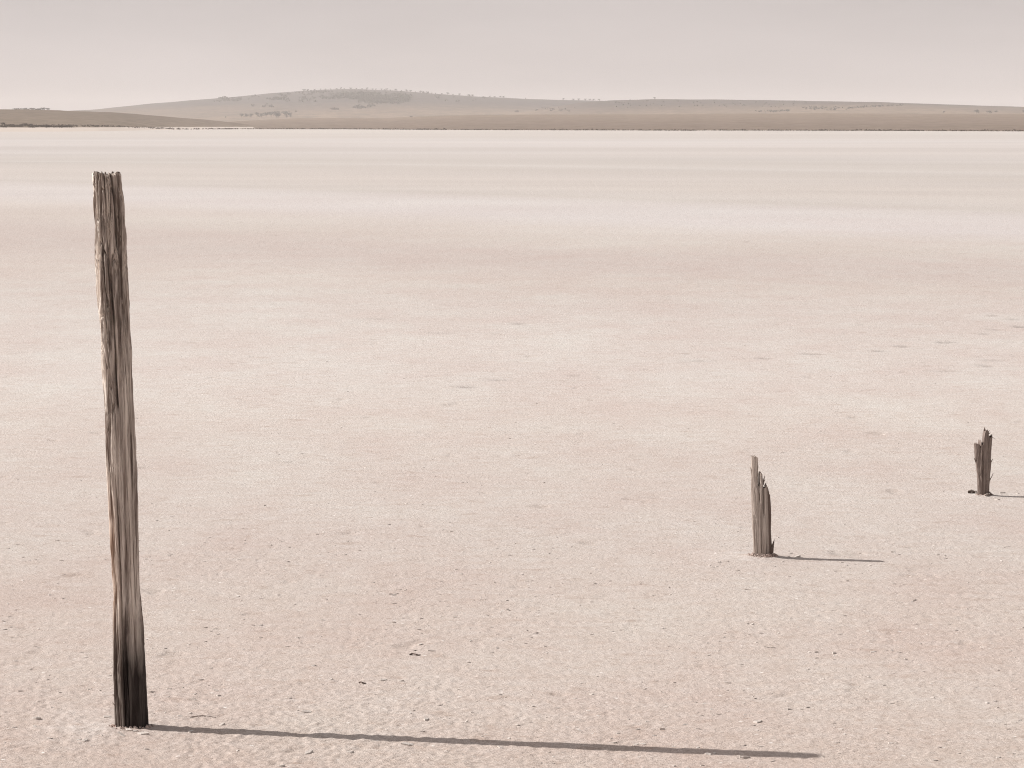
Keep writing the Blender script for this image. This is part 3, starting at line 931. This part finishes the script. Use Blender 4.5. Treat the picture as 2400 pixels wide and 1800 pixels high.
# ---- the two broken stumps: solid wood, broken off at a different height along every fibre
def stump_geo(base, rows, profile, checks, seed, na=260, nz=150, furrow=.0045, yflat=.9):
    """rows: (row, left, right) of the silhouette; profile: (column, row) of the broken top; all photo pixels"""
    px_m = (on_plane(1300, 1200, base.y).x - on_plane(1200, 1200, base.y).x) / 100
    zz, cc, rr = [], [], []
    for r, l, rt in rows:
        a, b_ = on_plane(l, r, base.y), on_plane(rt, r, base.y)
        zz.append(a.z); cc.append((a.x + b_.x) / 2 - base.x); rr.append((b_.x - a.x) / 2)
    zz, cc, rr = np.array(zz[::-1]), np.array(cc[::-1]), np.array(rr[::-1])
    th = np.linspace(0, 2 * np.pi, na, endpoint=False) + np.pi / na
    pxs = [on_plane(p[0], p[1], base.y).x - base.x for p in profile]; pzs = [on_plane(p[0], p[1], base.y).z for p in profile]
    zmid = float(np.median(pzs))
    xt = np.interp(zmid, zz, cc) + np.interp(zmid, zz, rr) * np.cos(th)
    top = np.interp(xt, pxs, pzs)
    top = top + .004 * noise2(xt * 240, np.sin(th) * 2, seed + 7) + .003 * noise2(xt * 700, np.sin(th) * 5, seed + 8)
    u = np.linspace(0, 1, nz)[:, None]
    TH = th[None, :] + 0 * u
    Z = -.08 + (top[None, :] + .08) * u
    wz = .10 * noise2(Z * 5, Z * 0, seed)
    c, s_ = np.cos(TH + wz), np.sin(TH + wz)
    crease = lambda k, kz, w, sd: -np.exp(-np.abs(noise3(c * k, s_ * k, Z * kz, sd)) / w)
    d = furrow * 1.6 * crease(3.2, 2.0, .07, seed + 1) + furrow * 1.0 * crease(8, 4, .09, seed + 2) + .0014 * noise3(c * 20, s_ * 20, Z * 14, seed + 3) + .003 * noise3(c * 1.6, s_ * 1.6, Z * 9, seed + 4)
    d -= d.mean()
    rad = np.interp(Z, zz, rr); cx = np.interp(Z, zz, cc)
    for col_, r0, r1, dep, w in checks:
        x0 = on_plane(col_, (r0 + r1) / 2, base.y).x - base.x
        za, zb = on_plane(col_, r1, base.y).z, on_plane(col_, r0, base.y).z
        x_here = cx + rad * np.cos(TH) + .003 * noise2(Z * 16, Z * 0, seed + 5)
        frontside = (np.sin(TH) < 0)
        d -= frontside * dep * np.exp(-((x_here - x0) / (w * px_m)) ** 2) * sstep(za, za + .06, Z) * (1 - sstep(zb, zb + .02, Z) * .3)
    R = np.maximum(rad + d, .004)
    X = cx + R * np.cos(TH); Y = R * np.sin(TH) * yflat
    # the tall fibres lean in from the bark side: narrow the wood above the break
    V = np.stack([X, Y, Z], -1).reshape(-1, 3)
    Q = [grid_quads(nz, na, wrap=True)]
    o = (nz - 1) * na
    # end grain: strips across the wood between the front and the back edge, each at the height of its own fibre
    nm, h = 7, na // 2
    fr = o + np.arange(h); bk = o + na - 1 - np.arange(h)
    rows_ = [fr]
    nv = len(V)
    for k in range(1, nm):
        t = k / nm
        P = V[fr] * (1 - t) + V[bk] * t
        P[:, 2] += .006 * noise2(P[:, 0] * 300, P[:, 1] * 120, seed + 9) - .004
        rows_.append(nv + np.arange(h)); nv += h
        V = np.vstack([V, P])
    rows_.append(bk)
    for a_, b_ in zip(rows_[:-1], rows_[1:]):
        Q.append(np.stack([a_[:-1], b_[:-1], b_[1:], a_[1:]], -1))
    return V, np.vstack(Q)


B1 = STUMP1_B
stump = bpy.data.objects.new("broken_post", None); col.objects.link(stump); stump.location = B1
tag(stump, "short grey broken post with upright prongs along its top, nearer of the two stumps", "fence post")
V_, Q_ = stump_geo(B1, [(1066, 1760.5, 1804), (1100, 1760.5, 1804), (1158, 1761.5, 1804), (1200, 1762.5, 1805.5), (1240, 1763.5, 1807), (1290, 1766, 1809), (1330, 1767, 1810)],
                   [(1758, 1104), (1760.6, 1096), (1761.4, 1072), (1763, 1067.5), (1766, 1070), (1770, 1067), (1772.6, 1074), (1773.4, 1108), (1774.2, 1139), (1777.8, 1140), (1778.6, 1110), (1779.6, 1106), (1784.5, 1107), (1787, 1114), (1787.5, 1128), (1789, 1120), (1790, 1142),
                    (1792.6, 1143), (1793.6, 1136), (1796, 1133), (1799.5, 1144), (1802.5, 1157), (1806, 1160)],
                   [(1777, 1135, 1190, .026, 1.9), (1789, 1135, 1215, .028, 2.0), (1772, 1068, 1150, .016, 2.2), (1796, 1145, 1310, .007, 1.1), (1784, 1200, 1310, .005, 1.0)], 130)
link("shaft", mesh_np("shaft", V_, Q_), M_GREY, stump)
spike(stump, "splinter", local(1763, 1114, B1, -.01), local(1758.5, 1094, B1, -.012), .005, .0012, 7, M_GREY)
spike(stump, "splinter", local(1788, 1136, B1, .004), local(1792.5, 1114, B1, .006), .006, .0014, 6, M_GREY)
spike(stump, "splinter", local(1806, 1298, B1, -.004), local(1815, 1264, B1, -.012), .013, .0014, 8, M_GREY, local(1810, 1282, B1, -.008))
spike(stump, "splinter", local(1789, 1130, B1, .004), local(1793.5, 1124, B1, .002), .004, .001, 9, M_GREY)

B2 = STUMP2_B
stump2 = bpy.data.objects.new("broken_post", None); col.objects.link(stump2); stump2.location = B2
tag(stump2, "short dark brown broken post with a ragged splintered top, farther of the two stumps", "fence post")
V_, Q_ = stump_geo(B2, [(1000, 2283, 2326.5), (1040, 2283, 2324), (1060, 2284.5, 2322), (1076, 2286, 2321.5), (1083, 2287, 2323), (1095, 2288.5, 2322), (1110, 2290, 2320), (1135, 2291.5, 2318), (1160, 2292.5, 2317.5), (1185, 2293, 2318)],
                   [(2281, 1044), (2283.4, 1040), (2287, 1039), (2292, 1040), (2293.4, 1052), (2294.4, 1034), (2295.6, 1029), (2297.4, 1036), (2299.5, 1041), (2302, 1040), (2303.6, 1034), (2305, 1018), (2307, 1009), (2310, 1005.5), (2313, 1009), (2316, 1013), (2318, 1022), (2320, 1024),
                    (2323, 1020), (2325, 1024), (2328, 1036)],
                   [(2294, 1040, 1105, .016, 1.9), (2317.5, 1020, 1090, .013, 1.6), (2302, 1045, 1130, .008, 1.3), (2310, 1060, 1160, .005, 1.0)], 140, furrow=.004)
link("shaft", mesh_np("shaft", V_, Q_), M_DARK, stump2)
for a, b_, r0, s_ in (((2307, 1010), (2308.5, 1000), .0045, 22), ((2308, 1007), (2299.5, 1006.5), .0035, 23), ((2314, 1014), (2319.5, 1009), .0045, 24), ((2316, 1018), (2321, 1014), .004, 25),
                      ((2321, 1024), (2333.5, 1028.5), .006, 26), ((2320, 1024), (2325.5, 1017), .004, 27), ((2288, 1084), (2282.5, 1072), .005, 28), ((2320, 1088), (2327, 1075), .005, 29), ((2318, 1128), (2325.5, 1115), .005, 30),
                      ((2316, 1152), (2328, 1160), .010, 31), ((2313, 1010), (2316, 1006), .003, 32), ((2324, 1118), (2328, 1109), .0022, 33)):
    spike(stump2, "splinter", local(*a, B2, -.008), local(*b_, B2, -.014), r0, .0015, s_, M_DARK)


# ================================================================== LOOSE BITS ON THE CRUST
def flake_material(name, c0, c1):
    m, nt, b = material(name, .85, .2)
    geo = nd(nt, "ShaderNodeNewGeometry")
    n = texnoise(nt, geo.outputs['Position'], 14, 4, .6)
    r = nd(nt, "ShaderNodeObjectInfo")
    c = mixc(nt, maprange(nt, n, .3, .7), c0, c1)
    nt.links.new(c, b.inputs['Base Color'])
    bp = nd(nt, "ShaderNodeBump"); bp.inputs['Strength'].default_value = .5; bp.inputs['Distance'].default_value = .004
    nt.links.new(texnoise(nt, geo.outputs['Position'], 160, 4, .6), bp.inputs['Height']); nt.links.new(bp.outputs[0], b.inputs['Normal'])
    return m


M_FLAKE = flake_material("salt_flake", tuple(lin((212, 194, 183)) / ALBEDO_K), tuple(lin((236, 222, 212)) / ALBEDO_K))
M_CLOD = flake_material("pink_mud_clod", tuple(lin((196, 168, 155)) / ALBEDO_K), tuple(lin((222, 200, 188)) / ALBEDO_K))


def flake_geo(rng, size, thick, tilt, lift=0.0):
    """an irregular curled chip: top and bottom outlines, closed"""
    n = rng.randint(6, 8)
    a0 = rng.uniform(0, 6.28)
    asp = rng.uniform(.55, .95)
    pts = []
    for i in range(n):
        a = a0 + 2 * math.pi * i / n + rng.uniform(-.25, .25); r = size * rng.uniform(.7, 1.15)
        pts.append((math.cos(a) * r, math.sin(a) * r * asp))
    cu = rng.uniform(.1, .5) * thick * 2 / max(size, 1e-4) ** 2 * size
    ta = rng.uniform(0, 6.28); tx, ty = math.cos(ta) * tilt, math.sin(ta) * tilt
    V = []
    for zoff, sc in ((-thick * 1.2, 1.0), (thick * .75, .96), (thick, .70)):
        for x, y in pts:
            zz = zoff + lift + tx * x * sc + ty * y * sc + rng.uniform(-.15, .15) * thick
            V.append((x * sc, y * sc, zz))
    V.append((0, 0, thick * rng.uniform(.5, 1.0) + lift))
    Q = [(k * n + i, k * n + (i + 1) % n, (k + 1) * n + (i + 1) % n, (k + 1) * n + i) for k in range(2) for i in range(n)]
    T = [(2 * n + i, 2 * n + (i + 1) % n, 3 * n) for i in range(n)]
    return np.array(V), np.array(Q), np.array(T)


rng = random.Random(17)
protos = [join_geo("crust_flake", [flake_geo(rng, 1.0, rng.uniform(.14, .34), rng.uniform(.05, .35))]) for _ in range(9)]
for p in protos:
    p.polygons.foreach_set("use_smooth", np.zeros(len(p.polygons), bool))
    p.materials.append(M_FLAKE)
# the larger flakes one can pick out, each an object of its own
placed = [(868 + 1000, 1306, 1.7), (200, 1738, 1.2), (285, 1726, 1.5), (333, 1724, 1.5), (955, 1747, 1.5), (720, 1669, 1.3), (898, 1596, 1.1), (940, 1597, 1.1), (725, 1765, 1.5), (820, 1765, 1.0), (1745, 1778, 1.2), (345, 1756, 1.1), (88, 1686, 1.2), (252, 1684, 1.0),
          (2337, 1172, 1.6), (2350, 1156, 1.5), (2385, 1158, 1.5), (1000, 1687, 1.2), (1775, 1694, 1.4), (1660, 1770, 1.0), (520, 1700, 1.0), (300, 1715, 1.0), (455, 1640, 1.1)]
while len(placed) < 90:
    px = rng.uniform(-10, 2410); py = 1190 + 620 * rng.random() ** .6
    if abs(px - 310) < 60: continue
    placed.append((px, py, rng.choice([.45, .5, .55, .6, .65, .7, .8, 1.0])))
for i, (px, py, k) in enumerate(placed):
    g = on_ground(px, py)
    o = link("crust_flake", protos[i % len(protos)])
    s = .0125 * k
    o.location = (g.x, g.y, ground_z(g.x, g.y) + .0012 * k)
    o.rotation_euler = (rng.uniform(-.2, .2), rng.uniform(-.2, .2), rng.uniform(0, 6.28))
    o.scale = (s * rng.uniform(1.0, 1.6), s, s * rng.uniform(.6, 1.1))
    own = {0: "large white flake of salt crust beside the shadow of the grey stump", 14: "pale flake of crust just below the shadow of the dark stump", 15: "pale flake of crust above the shadow of the dark stump, nearer the stump",
           16: "pale flake of crust above the shadow of the dark stump, nearer the picture edge", 2: "pale flake of crust lying just below the foot of the tall post", 3: "pale piece of crust below the start of the long shadow",
           4: "pale flake of crust lying below the middle of the long shadow", 8: "chunky pale flake of crust near the bottom below the long shadow", 10: "pale flake of crust below the tip of the long shadow"}
    if i in own:
        tag(o, own[i], "salt flake", "loose flakes of salt crust")
        continue
    tag(o, "small pale loose flake of salt crust lying on the pink lake bed", "salt flake", "loose flakes of salt crust")

# crumbs nobody could count
geo = []
crumb_n = 0
V, Q, T, n0 = [], [], [], 0
lib = [flake_geo(rng, 1.0, rng.uniform(.14, .40), rng.uniform(.05, .5)) for _ in range(16)]
for i in range(8000):
    dd = math.sqrt(rng.uniform(11.5 ** 2, 40 ** 2)) if i % 3 else math.sqrt(rng.uniform(11.5 ** 2, 20 ** 2))
    bb = rng.uniform(-.155, .155)
    x, y = bb * dd, dd
    if noise2(np.array([x * .8]), np.array([y * .8]), 8)[0] < rng.uniform(-1, .5): continue
    v, q, t = lib[i % 16]
    if rng.random() > 1.15 * math.exp(-max(0, dd - 14.5) / 9): continue
    s = rng.choice([.003, .004, .005, .0065, .0085])
    a = rng.uniform(0, 6.28); c, sn = math.cos(a), math.sin(a)
    st = rng.uniform(1, 1.7)
    w = np.stack([(v[:, 0] * st * c - v[:, 1] * sn) * s + x, (v[:, 0] * st * sn + v[:, 1] * c) * s + y, v[:, 2] * s * rng.uniform(.5, 1.1) + ground_z(x, y) + .05 * s], -1)
    V.append(w); Q.append(q + n0); T.append(t + n0); n0 += len(w)
crumbs = link("salt_crumbs", mesh_np("salt_crumbs", np.vstack(V), np.vstack(Q), np.vstack(T), smooth=False), M_FLAKE)
tag(crumbs, "fine pale crumbs of salt crust scattered over the lake bed", kind='stuff')

# clods of pink mud round the feet of the posts
V, Q, T, n0 = [], [], [], 0
for b_, spread, n, z0 in ((B1, .056, 120, .030), (POST_B, .066, 40, .008), (B2, .045, 24, .010)):
    for i in range(n):
        a = rng.uniform(math.pi * .95, math.pi * 2.05); r = spread * rng.uniform(.85, 1.3)
        x, y = b_.x + math.cos(a) * r, b_.y + math.sin(a) * r
        v, q, t = lib[rng.randrange(16)]
        s = rng.uniform(.003, .0075); aa = rng.uniform(0, 6.28); c, sn = math.cos(aa), math.sin(aa)
        w = np.stack([(v[:, 0] * c - v[:, 1] * sn) * s + x, (v[:, 0] * sn + v[:, 1] * c) * s + y, v[:, 2] * s * 2.2 + ground_z(x, y) + z0 * rng.random() * max(0, 1.3 - r / spread)], -1)
        V.append(w); Q.append(q + n0); T.append(t + n0); n0 += len(w)
clods = link("mud_clods", mesh_np("mud_clods", np.vstack(V), np.vstack(Q), np.vstack(T), smooth=False), M_CLOD)
tag(clods, "crumbled pink mud clods round the feet of the three posts", kind='stuff')


def stick(name, a, b_, r0, r1, m, label, cat, seed, lift=.004):
    p, q = on_ground(*a), on_ground(*b_)
    z = max(ground_z(p.x, p.y), ground_z(q.x, q.y)) + lift
    d = q - p
    mid = (d.x * .5, d.y * .5 + .006, .004)
    o = link(name, join_geo(name, [sliver_geo([(0, 0, 0), mid, (d.x, d.y, 0)], [r0, (r0 + r1) / 2, r1], seed, 7, 14, .3, 1.0)]), m)
    # a lying stick needs its rings across its length
    V_, Q_, = [], []
    pts = [Vector((d.x * t, d.y * t + .006 * math.sin(t * 7 + seed), .003 * math.sin(t * 5))) for t in [i / 8 for i in range(9)]]
    rr = random.Random(seed)
    for i in range(8):
        ra, rb = r0 + (r1 - r0) * i / 8, r0 + (r1 - r0) * (i + 1) / 8
        tube(V_, Q_, pts[i], pts[i + 1], ra * rr.uniform(.8, 1.2), rb * rr.uniform(.8, 1.2), 7)
    o.data = mesh_np(name, [tuple(v) for v in V_], Q_); o.data.materials.append(m)
    o.location = (p.x, p.y, z)
    return tag(o, label, cat)


stick("twig", (449, 1681), (506, 1680), .0022, .0016, M_DARK, "thin straight twig lying on the crust right of the tall post", "twig", 41)
stick("wood_chip", (2271, 1159.5), (2288, 1158.5), .012, .010, M_DARK, "dark chunk of wood lying left of the dark brown stump", "wood chip", 42, .006)
stick("bark_strip", (2310, 1166), (2325, 1163), .006, .005, M_GREY, "pale strip of wood lying at the foot of the dark brown stump", "wood chip", 43, .006)
stick("twig", (961, 1536.5), (985, 1536), .004, .003, M_DARK, "short dark twig, farther of two lying above the middle of the long shadow", "twig", 44, .003)
stick("twig", (841, 1604), (858, 1604), .004, .003, M_DARK, "short dark twig, nearer of two lying above the long shadow", "twig", 45, .003)

# ------------------------------------------------------------------ haze
hz = bpy.data.materials.new("haze_air"); hz.use_nodes = True
ht = hz.node_tree; ht.nodes.clear()
ho = ht.nodes.new("ShaderNodeOutputMaterial"); hv = ht.nodes.new("ShaderNodeVolumePrincipled")
hv.inputs['Color'].default_value = (.95, .93, .93, 1)
hv.inputs['Density'].default_value = 0.70e-4
hv.inputs['Anisotropy'].default_value = 0.0
ht.links.new(hv.outputs[0], ho.inputs['Volume'])
bm = bmesh.new(); bmesh.ops.create_cube(bm, size=1.0)
hm = bpy.data.meshes.new("haze"); bm.to_mesh(hm); bm.free()
haze = link("haze", hm, hz)
haze.scale = (44000, 44000, 160); haze.location = (0, 0, 160 / 2 - 5)
tag(haze, "thin pale haze over the lake and hills", kind='stuff')
